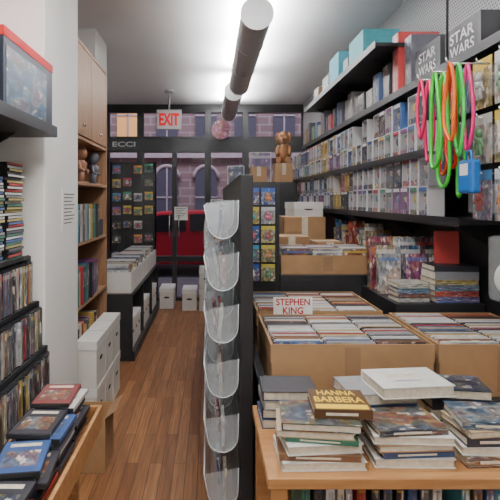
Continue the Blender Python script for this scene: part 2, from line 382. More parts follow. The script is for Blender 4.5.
for k,(x0,x1,z0,z1,c) in enumerate(((.60,.90,1.75,2.2,(.25,.12,.3)),(.02,.22,1.2,1.5,(.6,.6,.65)),(.27,.50,1.55,2.0,(.12,.12,.2)))):
    q=add('poster',MB().box(x0,x1,BY-.064,BY-.06,z0,z1).mesh('po',['art']),color=c,label='printed poster fixed to the shop window',cat='poster')
    add('poster_border',MB().box(x0-.01,x1+.01,BY-.0605,BY-.0595,z0-.01,z1+.01).mesh('pb',['paper']),parent=q)
# ------------------------------------------------------------------ generic items
PAL=[(.42,.04,.04),(.04,.09,.24),(.02,.02,.03),(.65,.62,.56),(.5,.32,.06),(.04,.2,.13),(.2,.06,.18),(.7,.68,.65),(.08,.08,.1),(.2,.12,.06),(.35,.35,.38),(.04,.22,.28),(.7,.66,.5),(.02,.02,.03)]
pc=lambda: random.choice(PAL)
def one_book(w,d,h,mat='col'):
    t=.003
    m=MB(); m.box(-w/2,-w/2+t,-d/2,d/2,0,h,0).box(w/2-t,w/2,-d/2,d/2,0,h,0).box(-w/2,w/2,-d/2,-d/2+t,0,h,0)
    m.box(-w/2+t,w/2-t,-d/2+t,d/2-.004,.004,h-.004,1)
    m.box(-w/2+.003,w/2-.003,-d/2-.0006,-d/2,h*.45,h*.85,2)
    return m.mesh('book',[mat,'pages','spine'])
def case_mesh(sx,sy,sz,mat='spine'):
    m=MB(); e=.0012
    m.box(-sx/2,sx/2,-sy/2,sy/2,0,sz,1)
    m.box(-sx/2+.006,sx/2+e,-sy/2-e*.4,sy/2+e*.4,.006,sz-.006,0)
    return m.mesh('case',[mat,'plastic'])
# ------------------------------------------------------------------ LEFT: disc rack
steps=[(1.235,-.86),(1.02,-.82),(.81,-.78),(.60,-.74),(.39,-.70)]
rk=MB(); Y0,Y1=1.45,2.38
for y in (Y0,Y1-.02):
    for i,(z,x) in enumerate(steps):
        zb=steps[i+1][0] if i<4 else 0
        rk.box(-1.155,x+.008,y,y+.02,zb,z)
rack=add('disc_rack',rk.mesh('rack',['blackp']),label='black stepped rack full of disc cases against the wall',cat='display rack')
for i,(z,x) in enumerate(steps):
    add('shelf',MB().box(-1.155,x,Y0+.02,Y1-.02,z-.015,z).box(x,x+.006,Y0+.02,Y1-.02,z-.012,z+.006).mesh('sh',['blackp']),parent=rack)
add('back_panel',MB().box(-1.16,-1.15,Y0+.02,Y1-.02,.38,1.7).mesh('bk',['white']),parent=rack)
DV=[(.03,.03,.04)]*5+[(.45,.03,.03),(.04,.09,.25),(.60,.58,.55),(.10,.10,.12),(.38,.2,.05),(.10,.18,.30),(.24,.24,.27),(.45,.36,.08),(.2,.04,.04),(.5,.5,.5)]
cm=case_mesh(.135,.0142,.19)
for i,(z,x) in enumerate(steps[1:]):
    y=Y0+.03
    while y<Y1-.035:
        add('disc_case',cm,(x-.072+R(-.010,.003),y,z+.001),(0,0,R(-.012,.012)),random.choice(DV),'slim plastic disc case shelved spine out on the stepped rack','disc case','disc cases on the stepped rack')
        y+=R(.0160,.0176)
cf=MB(); cf.box(-.065,.065,-.092,.092,0,.0125,1); cf.box(-.06,.0662,-.088,.088,.0014,.0111,0)
cfm=cf.mesh('fcase',['col','plastic'])
SC=[(.55,.55,.55),(.75,.75,.73),(.68,.68,.65),(.1,.1,.12),(.40,.05,.05),(.08,.13,.32),(.8,.8,.8),(.3,.3,.32),(.5,.4,.15),(.08,.22,.15),(.03,.03,.04)]
for s in range(4):
    y=Y0+.135+s*.215; z=steps[0][0]+.001; n=[26,32,28,33][s]
    for k in range(n):
        add('jewel_case',cfm,(-.935+R(-.007,.007),y+R(-.005,.005),z),(0,0,R(-.04,.04)),random.choice(SC),'jewel case lying flat in a stack on the rack','disc case','jewel cases stacked on the rack top')
        z+=.0130
sh=add('wall_shelf',MB().box(-1.16,-.72,1.2,2.36,1.795,1.82).box(-.725,-.72,1.2,2.36,1.82,1.845).mesh('ws',['black'],.002),label='black metal wall shelf holding a large boxed set',cat='shelf')
for y in (1.5,2.2):
    add('bracket',MB().prism([(-1.16,1.795),(-.85,1.795),(-1.16,1.62)],'y',y-.008,y+.008).mesh('br',['black']),parent=sh)
bo=add('toy_box',MB().box(-1.13,-.735,1.78,2.33,1.822,2.10).mesh('tb',['col'],.002),color=(.015,.02,.035),label='large boxed set with dark printed front and red top band',cat='box')
add('top_band',MB().box(-1.132,-.733,1.778,2.332,2.09,2.125).mesh('tb2',['red_ink']),parent=bo,label='red printed band')
add('front_window',MB().box(-.7345,-.733,1.80,2.24,1.85,2.06).mesh('fw',['artbox']),parent=bo,color=(.04,.10,.18),label='printed front picture')
bo=add('toy_box',MB().box(-1.12,-.745,1.22,1.74,1.822,2.07).mesh('tb',['col'],.002),color=(.03,.025,.03),label='boxed toy set with dark artwork on the wall shelf',cat='box')
add('top_band',MB().box(-1.122,-.743,1.218,1.742,2.055,2.085).mesh('tb2',['red_ink']),parent=bo,label='red printed band')
add('front_window',MB().box(-.7445,-.743,1.25,1.70,1.84,2.04).mesh('fw',['artbox']),parent=bo,color=(.15,.05,.05),label='printed front picture')
no_=add('paper_notice',MB().box(-.8005,-.797,2.70,2.98,1.33,1.56).mesh('pn',['paper']),label='white printed notice taped to the pier',cat='notice')
tl=MB()
for k in range(9): tl.box(-.797,-.7963,2.73,2.94-.03*(k%3),1.53-.02*k,1.535-.02*k)
add('printed_lines',tl.mesh('tl',['blk_ink']),parent=no_)
# tray
tr=MB(); X0,X1,T0,T1=-.67,-.42,.95,1.95; zt=.70;zb=.615
tr.box(X0,X1,T0,T1,zb,zb+.015)
tr.box(X1-.015,X1,T0,T1,zb+.015,zt).box(X0,X0+.015,T0,T1,zb+.015,zt).box(X0+.015,X1-.015,T1-.015,T1,zb+.015,zt).box(X0+.015,X1-.015,T0,T0+.015,zb+.015,zt)
tray=add('display_tray',tr.mesh('tray',['pine'],.002),label='shallow wooden display tray of discs on low legs',cat='display tray')
for x in (X0+.01,X1-.10):
    for y in (T0+.04,T1-.12): add('leg',MB().box(x,x+.03,y,y+.04,0,zb).mesh('leg',['pine']),parent=tray)
cl=MB(); cl.box(-.0675,.0675,-.095,.095,0,.0142,1); cl.box(-.063,.0683,-.090,.090,.0008,.0150,0)
cl.box(-.045,.045,.055,.075,.0150,.0153,2).box(-.05,.05,-.06,.03,.0150,.0152,3)
clm=cl.mesh('lcase',['col','plastic','pages','art2'])
random.seed(11)
for row in range(5):
    y=T0+.115+row*.193
    n=[7,7,8,9,10][row]; z=zb+.016
    for k in range(n):
        q=k>=n-3
        add('disc_case',clm,(-.545+R(-.02,.02)*(1.2 if q else .7),y,z),(0,0,R(-.15,.15) if q else R(-.01,.01)),random.choice(DV),'disc case lying cover up in the wooden tray','disc case','disc cases piled in the wooden tray')
        z+=.0160
# ------------------------------------------------------------------ bookcase
bk=MB(); bx0,bx1=-1.16,-.85; b0,b1=3.06,4.13
bk.box(bx0,bx1,b0,b0+.025,0,2.55).box(bx0,bx1,b1-.025,b1,0,2.55).box(bx0,bx1,b0+.025,b1-.025,2.525,2.55).box(bx0,bx0+.01,b0+.025,b1-.025,0,2.525)
bc=add('bookcase',bk.mesh('bookcase',['oak'],.002),label='tall tan wooden bookcase open to the aisle',cat='bookcase')
SZ=[.06,.42,.80,1.22,1.62,1.92]
for z in SZ: add('shelf',MB().box(bx0+.01,bx1,b0+.025,b1-.025,z-.02,z).mesh('bs',['oak']),parent=bc)
for y0,y1 in ((b0+.03,(b0+b1)/2-.003),((b0+b1)/2+.003,b1-.03)):
    d=add('door',MB().box(bx1-.02,bx1,y0,y1,1.93,2.52).mesh('bd',['oak'],.003),parent=bc)
    add('knob',MB().ell((bx1+.01,(y0+y1)/2,2.0),(.012,.012,.012)).mesh('kn',['chrome']),parent=d)
random.seed(5)
bms=[one_book(.024,.17,.22),one_book(.034,.19,.25),one_book(.018,.15,.20)]
for z in SZ[1:4]:
    y=b0+.05
    while y<b1-.30:
        k=random.randrange(3); w=[.024,.034,.018][k]
        add('book',bms[k],(bx1-.10+R(-.01,.01),y+w/2,z+.001),(0,0,math.pi/2),pc(),'paperback standing spine out in the wooden bookcase','book','books in the wooden bookcase'); y+=w+.002
def figurine(x,y,z,s,c,lab,cat='figurine',rot=0):
    m=MB().ell((0,0,.52),(.12,.11,.13)).tube([(0,0,.40),(0,0,.34),(0,0,.22)],[.05,.11,.08],n=10)
    m.tube([(-.05,0,.22),(-.06,0,.03)],[.05,.04]).tube([(.05,0,.22),(.06,0,.03)],[.05,.04])
    m.tube([(-.10,0,.34),(-.17,-.03,.24),(-.16,-.1,.20)],.03).tube([(.10,0,.34),(.17,-.03,.24),(.16,-.1,.20)],.03)
    m.tube([(0,0,0),(0,0,.03)],.13,n=16)
    return add('figurine',m.mesh('fig',['col']),(x,y,z),(0,0,rot),c,lab,cat,scale=(s,s,s))
figurine(-.93,3.6,1.621,.42,(.30,.14,.08),'small brown collectible figurine on the bookcase shelf',rot=1.57)
figurine(-.92,3.95,1.621,.40,(.08,.08,.10),'small black collectible figurine on the bookcase shelf',rot=1.57)
cs=MB().box(-.09,.09,-.08,.08,0,.13).tube([(-.05,0,.13),(-.05,0,.18),(.05,0,.18),(.05,0,.13)],.01)
add('carry_case',cs.mesh('cc',['blackp'],.01),(-.95,3.95,1.221),label='small black carry case with handle on the bookcase',cat='case')
# ------------------------------------------------------------------ storage boxes
def lidbox(w,d,h,mats=('white','lid','slot')):
    t=.004
    b=MB(); b.box(-w/2,w/2,-d/2,d/2,0,t).box(-w/2,w/2,-d/2,-d/2+t,t,h-.005).box(-w/2,w/2,d/2-t,d/2,t,h-.005).box(-w/2,-w/2+t,-d/2+t,d/2-t,t,h-.005).box(w/2-t,w/2,-d/2+t,d/2-t,t,h-.005)
    l=MB(); e=.004; l.box(-w/2-e,w/2+e,-d/2-e,d/2+e,h-.004,h); q=h-.055
    l.box(-w/2-e,w/2+e,-d/2-e,-d/2-.0005,q,h-.004).box(-w/2-e,w/2+e,d/2+.0005,d/2+e,q,h-.004).box(-w/2-e,-w/2-.0005,-d/2,d/2,q,h-.004).box(w/2+.0005,w/2+e,-d/2,d/2,q,h-.004)
    hh=MB(); prof=[(.04*math.cos(a)*1,h*.55+.014*math.sin(a)) for a in [2*math.pi*k/14 for k in range(14)]]
    hh.prism(prof,'y',-d/2-.0012,-d/2-.0002)
    return b.mesh('bxb',[mats[0]]),l.mesh('bxl',[mats[1]]),hh.mesh('bxh',[mats[2]])
def put_lidbox(ms,loc,rz,lab,grp=None,name='storage_box'):
    o=add(name,ms[0],loc,(0,0,rz),label=lab,cat='storage box',group=grp)
    add('lid',ms[1],parent=o); add('hand_hole',ms[2],parent=o); return o
LB=lidbox(.19,.40,.28)
u=MB(); ux0,ux1,uy0,uy1=-1.52,-.70,4.65,6.98
u.box(ux0,ux1,uy0,uy1,0,.09).box(ux0,ux1-.02,uy0,uy1,.60,.62)
for y in (uy0,5.42,6.20,uy1-.02): u.box(ux0,ux1-.02,y,y+.02,.09,.60)
add('low_shelving',u.mesh('low',['blackp']),label='low black shelving unit holding white storage boxes',cat='shelving unit')
LBx=lidbox(.185,.38,.28)
for y in [4.79+.2*i for i in range(3)]+[5.56+.2*i for i in range(3)]+[6.34+.2*i for i in range(3)]:
    put_lidbox(LBx,(-.925,y,.091),math.pi/2,'white lidded card storage box on low black shelving','white storage boxes on low shelving')
def openbox(w,d,h,mats=('card','card2')):
    t=.005; b=MB(); b.box(-w/2,w/2,-d/2,d/2,0,t,1)
    b.box(-w/2,w/2,-d/2,-d/2+t,t,h,0).box(-w/2,w/2,d/2-t,d/2,t,h,0).box(-w/2,-w/2+t,-d/2+t,d/2-t,t,h,0).box(w/2-t,w/2,-d/2+t,d/2-t,t,h,0)
    return b.mesh('ob',list(mats))
OW=openbox(.36,.34,.20,('white','card2'))
random.seed(3)
cmb={}
def sleeve(w,h,t=.012,mat='art'):
    k=(round(w,3),round(h,3),t,mat)
    if k not in cmb:
        m=MB(); m.box(-w/2,w/2,-t/2,t/2,0,h,[2,1,0,2,0,2]); m.box(-w/2+.008,w/2-.008,-t/2+.002,t/2-.002,h,h+.003,1)
        cmb[k]=m.mesh('slv',[mat,'sleeve_top','plastic'])
    return cmb[k]
def grp_fill(bx,by,bz,w,d,cols,sx,sz,step,name,lab,cat,grp,pal,lean=-.08):
    cwid=(w-.02)/cols
    for c in range(cols):
        y=by+.032
        x=bx+.01+cwid*(c+.5); ln=lean*.6
        while y<by+d-.03:
            ln=max(min(ln+R(-.02,.02),0),lean)
            add(name,sleeve(sx,sz),(x+R(-.003,.003),y,bz+.006),(ln,0,0),random.choice(pal),lab,cat,grp); y+=step*R(.9,1.15)
PALW=[(.72,.72,.71),(.64,.64,.62),(.80,.79,.75),(.38,.38,.40),(.08,.08,.10),(.42,.06,.06),(.10,.18,.36),(.55,.42,.2),(.74,.74,.74),(.55,.55,.55),(.05,.05,.06),(.25,.12,.06),(.7,.7,.68)]
for y in [4.86,5.22,5.58,5.94,6.30,6.66]:
    add('open_box',OW,(-.92,y,.621),(0,0,0),label='open white card box of comics on low black shelving',cat='storage box',group='open white boxes on low shelving')
    for k in range(9):
        add('comic',sleeve(.30,.25),(-.92+R(-.004,.004),y-.13+k*.032,.628),(-.03,0,0),random.choice(PALW),'bagged comic standing in an open white box','comic','comics in boxes on low shelving')
LBs=lidbox(.26,.125,.30)
for y,z in ((3.30,.0),(3.58,.0),(3.86,.0),(3.30,.302),(3.58,.302),(3.86,.302)):
    put_lidbox(LBs,(-.782,y,z),math.pi/2,'white lidded card box stacked on the floor against the bookcase','white boxes by the bookcase')
ob=add('cardboard_box',openbox(.22,.24,.30),(-.685,2.86,0),label='open brown cardboard box on the floor by the pier',cat='cardboard box')
for q in (-1,1):
    add('flap',MB().prism([(0,.30),(q*.06,.345),(q*.06,.349),(0,.304)],'y',-.12,.12).mesh('f',['card2']),(q*.11,0,0),parent=ob)
put_lidbox(LB,(-.60,7.10,0),0,'white lidded card box standing by the glass door')
# ------------------------------------------------------------------ standing panel with packets at window
g=MB(); gx0,gx1,gy,gz1=-1.45,-.78,7.25,2.05
g.box(gx0,gx1,gy,gy+.012,.75,gz1)
g.box(gx0,gx0+.02,gy,gy+.02,0,gz1).box(gx1-.02,gx1,gy,gy+.02,0,gz1)
gw=add('packet_display_rack',g.mesh('gw',['blackp']),label='black standing display panel with hanging packets',cat='display rack')
gg=MB()
for k in range(14): gg.tube([(gx0,gy-.006,.78+k*.094),(gx1,gy-.006,.78+k*.094)],.003,n=5)
for k in range(8): gg.tube([(gx0+.03+k*.087,gy-.006,.76),(gx0+.03+k*.087,gy-.006,gz1)],.003,n=5)
add('wire_grid',gg.mesh('gg',['black']),parent=gw)
for a in (gx0,gx1-.03): add('foot',MB().box(a,a+.03,gy-.15,gy+.15,0,.03).mesh('ft',['black']),parent=gw)
def pack(w,h):
    m=MB(); m.box(-w/2,w/2,0,.0015,-h,-h*.22,0).box(-w/2,w/2,0,.0015,-h*.22,0,2)
    prof=[(-w*.38,-h*.82),(w*.38,-h*.82),(w*.38,-h*.30),(w*.2,-h*.24),(-w*.2,-h*.24),(-w*.38,-h*.30)]
    m.prism(prof,'y',-.02,0,1)
    return m.mesh('pk',['art2','film','col'])
def packin(w,h):
    return MB().ell((0,-.008,-h*.42),(w*.16,.007,w*.16)).ell((0,-.008,-h*.62),(w*.22,.007,h*.14)).mesh('pki',['colg'])
PK=pack(.12,.12); PI=packin(.12,.12)
PEG=MB().tube([(0,.02,-.01),(0,-.025,-.01)],.003,n=6).mesh('peg',['chrome'])
BR=[(.6,.05,.15),(.03,.22,.5),(.03,.4,.35),(.7,.5,.05),(.6,.6,.62),(.05,.08,.28),(.65,.22,.03),(.42,.05,.05),(.75,.75,.75),(.12,.35,.12),(.03,.03,.04)]
BD=[(.65,.65,.68),(.05,.05,.07),(.05,.18,.40),(.45,.04,.06),(.05,.28,.18),(.6,.42,.06),(.35,.35,.4),(.6,.6,.58),(.25,.08,.30),(.03,.03,.04),(.7,.3,.05)]
for i in range(4):
    for j in range(6):
        if R(0,1)<.30: continue
        o=add('hanging_packet',PK,(gx0+.10+i*.155,gy-.03,2.0-j*.20+(i%2)*.02),(0,0,0),random.choice(BD),'small carded packet hanging on the black display panel','packet','packets on the window display panel')
        add('packet_content',PI,color=random.choice(BR),parent=o); add('peg',PEG,parent=o)
for x,y,z in [(-.05,6.95,0),(-.05,6.95,.282),(.17,6.95,0),(.17,6.95,.282),(.17,6.95,.564)]: put_lidbox(LB,(x,y,z),0,'white lidded card box stacked by the shop window','white boxes by the shop window')
put_lidbox(LB,(-.28,6.98,0),0.0,'white lidded card box on floor by the door','white boxes by the shop window')
# ------------------------------------------------------------------ gondola with acrylic bins
gx=.12; G0,G1=2.0,4.60
gm=MB().box(gx,gx+.012,G0,G1,.12,1.58)
gm.box(gx,gx+.050,G0-.03,G0,0,1.60).box(gx,gx+.050,G1,G1+.03,0,1.60).box(gx,gx+.045,G0,G1,1.56,1.60).box(gx,gx+.045,G0,G1,0,.12)
go=add('gondola',gm.mesh('gondola',['blackp'],.003),label='narrow black gondola holding clear acrylic bins along the aisle',cat='display rack')
BZ=[1.34,1.13,.92,.70,.48,.26]
pr_=[(-.001,.16)]+[(-.064+.062*math.cos(math.pi*k/10)*1.0, .07-.066*math.sin(math.pi*k/10)) for k in range(11)]+[(-.142,.135)]
bl=.40; bm_=MB(); n=len(pr_); inn=[]
for i,p in enumerate(pr_):
    q0=pr_[max(i-1,0)]; q1=pr_[min(i+1,n-1)]; dx,dz=q1[0]-q0[0],q1[1]-q0[1]; l=math.hypot(dx,dz)
    inn.append((p[0]+dz/l*.003,p[1]-dx/l*.003))
bm_.prism(pr_+inn[::-1],'y',0,bl,0)
bm_.prism(pr_,'y',.0,.002,0).prism(pr_,'y',bl-.002,bl,0)
binm=bm_.mesh('bin',['acrylic'])
lipm=MB().tube([(-.142,0,.136)]+[(p[0]-.003,0,p[1]) for p in pr_[::-1][1:]],.0022,n=6).mesh('lip0',['acrylic2'])
lip2=MB().tube([(-.142,0,.136),(-.142,bl,.136)],.0030,n=6).mesh('lip',['acrylic2'])
random.seed(21)
pkm=MB().box(-.006,.006,-.055,.055,0,.125,0).box(-.0066,.0066,-.045,.045,.09,.115,1).mesh('pkm',['art','col'])
for z in BZ:
    for i in range(6):
        y=G0+.012+i*.432
        o=add('acrylic_bin',binm,(gx-.0016,y,z),label='clear curved acrylic bin mounted on the black gondola',cat='display bin',group='acrylic bins on the gondola')
        add('bin_lip',lip2,parent=o); add('bin_edge',lipm,parent=o)
        if i<4:
            for k in range(3):
                add('small_packet',pkm,(gx-.073+R(-.012,.012),y+.075+k*.122,z+.018),(0,R(-.2,.2),0),random.choice([(.7,.7,.7),(.6,.58,.5),(.06,.06,.08),(.8,.8,.8),(.3,.06,.06),(.06,.13,.3),(.75,.75,.73)]),'small flat packet standing in a clear acrylic bin','packet','packets in the acrylic bins')
def bag(x,y,z,w,h,lab,rz=0):
    m=MB(); vs=[];fs=[]; K=14; Lr=8
    for i in range(Lr+1):
        tt=i/Lr
        for j in range(K):
            a=2*math.pi*j/K; rx=w/2*(1-.25*tt**3)*(1+.10*math.sin(3*a+tt*5)); ry=w*.28*(1-.75*tt**2)*(1+.15*math.sin(4*a+tt*3))
            if i==0: rx*=.85; ry*=.8
            vs.append((rx*math.cos(a),ry*math.sin(a),h*tt))
    for i in range(Lr):
        for j in range(K): fs.append((i*K+j,i*K+(j+1)%K,(i+1)*K+(j+1)%K,(i+1)*K+j))
    fs.append(tuple(range(K))[::-1]); fs.append(tuple(Lr*K+j for j in range(K)))
    m.add(vs,fs,0,True)
    o=add('plastic_bag',m.mesh('bag',['lid']),(x,y,z),(0,0,rz),label=lab,cat='bag')
    for s in (-1,1): add('handle',MB().tube([(s*w*.22,0,h-.01),(s*w*.2,0,h+.05),(s*w*.06,0,h+.06),(s*w*.05,0,h-.01)],.006,n=6).mesh('bh',['lid']),parent=o)
for k,(y,z) in enumerate([(4.95,0),(4.95,.282),(4.95,.564),(5.4,0),(5.4,.282),(5.4,.564),(5.85,0),(5.85,.282)]):
    put_lidbox(LB,(.12,y,z),0,'white lidded card box stacked along the aisle','white boxes stacked along the aisle')
bag(.07,4.95,.848,.28,.48,'white plastic bag standing on stacked boxes')
bag(.08,5.38,.848,.26,.52,'white plastic bag standing on stacked boxes',.3)
bag(.10,5.85,.566,.26,.46,'white plastic bag standing on stacked boxes',.1)
# ------------------------------------------------------------------ cross panel with packets
cp=MB().box(.20,.42,3.12,3.15,.0,1.60).box(.19,.205,3.10,3.16,0,1.61).box(.415,.43,3.10,3.16,0,1.61)
cpo=add('packet_display_rack',cp.mesh('cp',['blackp'],.002),label='black narrow panel hung with blue and teal packets',cat='display rack')
PK2=pack(.085,.105); PI2=packin(.085,.105)
random.seed(8)
for i in range(2):
    for j in range(5):
        o=add('hanging_packet',PK2,(.262+i*.098,3.095,1.575-j*.118),(0,0,0),random.choice([(.03,.28,.45),(.03,.1,.4),(.05,.38,.36),(.5,.42,.06),(.05,.05,.22),(.5,.52,.55)]),'small blue carded packet hanging on the narrow panel','packet','packets on the narrow black panel')
        add('packet_content',PI2,color=random.choice(BR),parent=o); add('peg',PEG,parent=o)
# ------------------------------------------------------------------ right tables
bt=add('table',MB().box(.20,1.38,1.86,3.08,.72,.75).mesh('tb',['blackp'],.003),label='black table carrying cardboard boxes of discs',cat='table')
for x in (.21,1.33):
    for y in (1.87,3.02): add('leg',MB().box(x,x+.04,y,y+.04,0,.72).mesh('l',['blackp']),parent=bt)
add('apron',MB().box(.25,1.33,1.88,1.895,.62,.72).mesh('ap',['blackp']),parent=bt)
add('apron',MB().box(.21,.225,1.92,3.0,.62,.72).mesh('ap',['blackp']),parent=bt)
def cbox(x0,y0,w,d,h,z,lab,cols,pal,lean=-.10,step=.024,szf=.96):
    o=add('cardboard_box',openbox(w,d,h),(x0+w/2,y0+d/2,z),label=lab,cat='cardboard box')
    for q in (-1,1):
        a=q*(w/2+.0002); b_=q*(w/2+.004)
        add('folded_flap',MB().box(a,b_,-d/2,d/2,h-.07,h-.001).mesh('fl',['card']),parent=o)
    add('packing_tape',MB().box(-.03,.03,-d/2-.0012,-d/2-.0002,0.02,h-.01).mesh('tape',['card2']),parent=o)
    grp_fill(x0,y0,z,w,d,cols,(w-.02)/cols-.008,h*szf,step,'sleeved_disc','disc in clear plastic sleeve filed upright in a cardboard box','disc','discs filed in cardboard boxes',pal,lean)
    return o
random.seed(31)
cbox(.235,1.90,.615,.50,.20,.751,'long brown cardboard box filled with rows of discs',3,PALW)
cbox(.235,2.47,.615,.53,.20,.751,'brown cardboard box of discs behind the first box',3,PALW)
cbox(.875,1.90,.49,.54,.20,.751,'wide brown cardboard box of discs next to the long box',2,PALW)
dc=add('divider_card',MB().box(-.095,.095,0,.003,0,.275).mesh('dc',['paper']),(.405,2.44,.7505),(0,0,0),label='white divider card with red author name lettering',cat='divider card')
text('STEPHEN',.165,.034,'red_ink',(0,-.0002,.252),FY,dc); text('KING',.10,.034,'red_ink',(.0,-.0002,.210),FY,dc)
# ------------------------------------------------------------------ pine table with books
pto=add('table',MB().box(.155,1.36,1.345,1.83,.72,.75).mesh('pt',['pine'],.003),label='pine wood table stacked with second-hand books',cat='table')
for x in (.165,1.30):
    for y in (1.355,1.77): add('leg',MB().box(x,x+.045,y,y+.045,0,.72).mesh('l',['pine']),parent=pto)
add('shelf',MB().box(.212,1.298,1.36,1.82,.47,.49).mesh('s2',['pine']),parent=pto)
random.seed(77)
x=.25
while x<1.25:
    k=random.randrange(3); w=[.024,.034,.018][k]
    add('book',bms[2] if k==2 else bms[0],(x+w/2+.004,1.50,.491),(0,0,0),pc(),'book standing on the lower shelf of the pine table','book','books on the lower table shelf'); x+=w+.006
    if R(0,1)<.1: x+=.05
def book(cx,cy,z,w,d,h,rz,c,lab,spine='x',mat=None,rx=0,name='book'):
    t=.0025 if h>.012 else .001
    m=MB().box(-w/2,w/2,-d/2,d/2,0,t).box(-w/2,w/2,-d/2,d/2,h-t,h)
    if spine=='front': m.box(-w/2,w/2,-d/2,-d/2+.003,t,h-t)
    elif spine=='left': m.box(-w/2,-w/2+.003,-d/2,d/2,t,h-t)
    else: m.box(-w/2,w/2,d/2-.003,d/2,t,h-t)
    o=add(name,m.mesh('bk',[mat or 'col']),(cx,cy,z),(rx,0,rz),c,lab,'book','second-hand books on the pine table')
    add('page_block',MB().box(-w/2+.004,w/2-.004,-d/2+.0035,d/2-.0035,t,h-t).mesh('pg',['pages']),parent=o)
    if spine=='front': add('spine_label',MB().box(-w*.3,w*.25,-d/2-.0006,-d/2,h*.35,h*.65).mesh('sl',['pages']),parent=o)
    return o
def stack(cx,cy,specs,z=.7505):
    for (w,d,h,rz,c,sp,dx,dy,lab,mt) in specs:
        b=book(cx+dx,cy+dy,z,w,d,h,rz,c,lab,sp,mt); z+=h+.0007
    return z,b
DK=(.03,.03,.04);WH=(.68,.67,.63);GR=(.28,.28,.29);BW=(.20,.10,.05);NV=(.04,.07,.16);TN=(.45,.33,.2);GN=(.04,.16,.10);RD=(.35,.04,.03)
zA,bA=stack(.315,1.465,[
 (.235,.17,.024,.03,WH,'back',0,0,'cream paperback lying at the bottom of a stack','col'),
 (.225,.165,.018,-.05,BW,'front',-.005,.002,'brown covered paperback lying in a stack','col'),
 (.215,.16,.026,.09,WH,'back',.0,0,'white paperback lying in a stack','col'),
 (.20,.15,.014,-.16,GN,'front',.008,0,'thin green paperback lying in a stack','col'),
 (.215,.15,.018,-.12,TN,'back',-.012,0,'tan paperback lying in a stack','col'),
 (.22,.165,.022,-.10,DK,'back',.004,.006,'black paperback with printed cover in a stack','artbox')])
zA2,bA2=stack(.385,1.500,[(.165,.155,.026,-.06,(.10,.045,.015),'front',-.0,-.0,'dark brown and yellow paperback of cartoon history','col')],z=zA)
add('cover_panel',MB().box(-.075,.075,-.070,-.040,.0261,.0266).mesh('cp',['yel_ink']),parent=bA2)
text('HANNA',.115,.036,'yel_ink',(0,.048,.0262),(0,0,0),bA2); text('BARBERA',.145,.040,'yel_ink',(0,-.004,.0262),(0,0,0),bA2)
stack(.265,1.715,[
 (.19,.15,.03,.02,NV,'back',0,0,'navy hardcover lying in a stack','col'),
 (.18,.15,.03,-.04,DK,'left',0,0,'black hardcover lying in a stack','col'),
 (.18,.15,.028,.03,GR,'left',0,0,'grey hardcover lying in a stack','col'),
 (.18,.15,.03,-.02,DK,'left',0,0,'black hardcover on top of a stack','col')])
zB,bB=stack(.575,1.475,[
 (.225,.16,.026,-.02,WH,'back',0,0,'white paperback lying in a stack','col'),
 (.205,.15,.018,.07,NV,'front',0.006,0,'blue paperback lying in a stack','col'),
 (.215,.16,.020,.05,(.35,.20,.10),'back',0,0,'brown paperback lying in a stack','col'),
 (.225,.165,.022,-.05,WH,'back',0,0,'white paperback lying in a stack','col'),
 (.20,.155,.018,.09,DK,'front',-.01,0,'black paperback lying in a stack','artbox')])
zB2,bB2=stack(.55,1.68,[
 (.22,.17,.032,.06,DK,'front',0,0,'black hardcover lying in a stack','col'),
 (.22,.17,.032,.02,BW,'front',0,0,'brown hardcover lying in a stack','col'),
 (.22,.16,.030,.09,NV,'front',0,0,'navy hardcover lying in a stack','col'),
 (.22,.17,.034,.10,GR,'back',.0,0,'grey hardcover lying in a stack','col')])
zB3,bB3=stack(.655,1.645,[(.235,.175,.036,.10,(.74,.74,.70),'back',-.01,0,'large white hardcover with page edges on top','col')],z=zB2)
add('title_patch',MB().box(-.06,.05,.0,.03,.0361,.0365).mesh('tp',['pages']),parent=bB3)
add('title_patch',MB().box(-.05,.04,-.035,-.025,.0361,.0365).mesh('tp',['silver']),parent=bB3)
zC,bC=stack(.81,1.48,[
 (.19,.16,.030,.04,BW,'front',0,0,'brown paperback lying in a stack','artbox'),
 (.19,.16,.024,-.06,WH,'back',0,0,'white paperback lying in a stack','col'),
 (.18,.15,.026,.03,DK,'front',0,0,'black hardcover lying in a stack','col'),
 (.18,.15,.018,.12,TN,'back',0,0,'tan paperback lying in a stack','col'),
 (.18,.15,.022,-.09,(.08,.12,.16),'front',0,0,'dark blue printed paperback lying in a stack','artbox')])
zD,bD=stack(.82,1.70,[
 (.20,.16,.034,.04,NV,'front',0,0,'navy hardcover lying in a stack','col'),
 (.20,.16,.034,-.06,TN,'back',0,0,'tan hardcover lying in a stack','col'),
 (.20,.15,.030,.03,DK,'front',0,0,'black hardcover lying in a stack','col'),
 (.19,.15,.030,-.15,DK,'back',.01,0,'dark printed hardcover on top of a stack','artbox')])
stack(1.08,1.55,[(.20,.16,.034,.04,(.5,.08,.06),'front',0,0,'red hardcover lying in a stack','col'),(.20,.16,.034,-.06,WH,'back',0,0,'white hardcover lying in a stack','col'),(.20,.15,.030,.03,DK,'front',0,0,'black hardcover lying in a stack','col')])
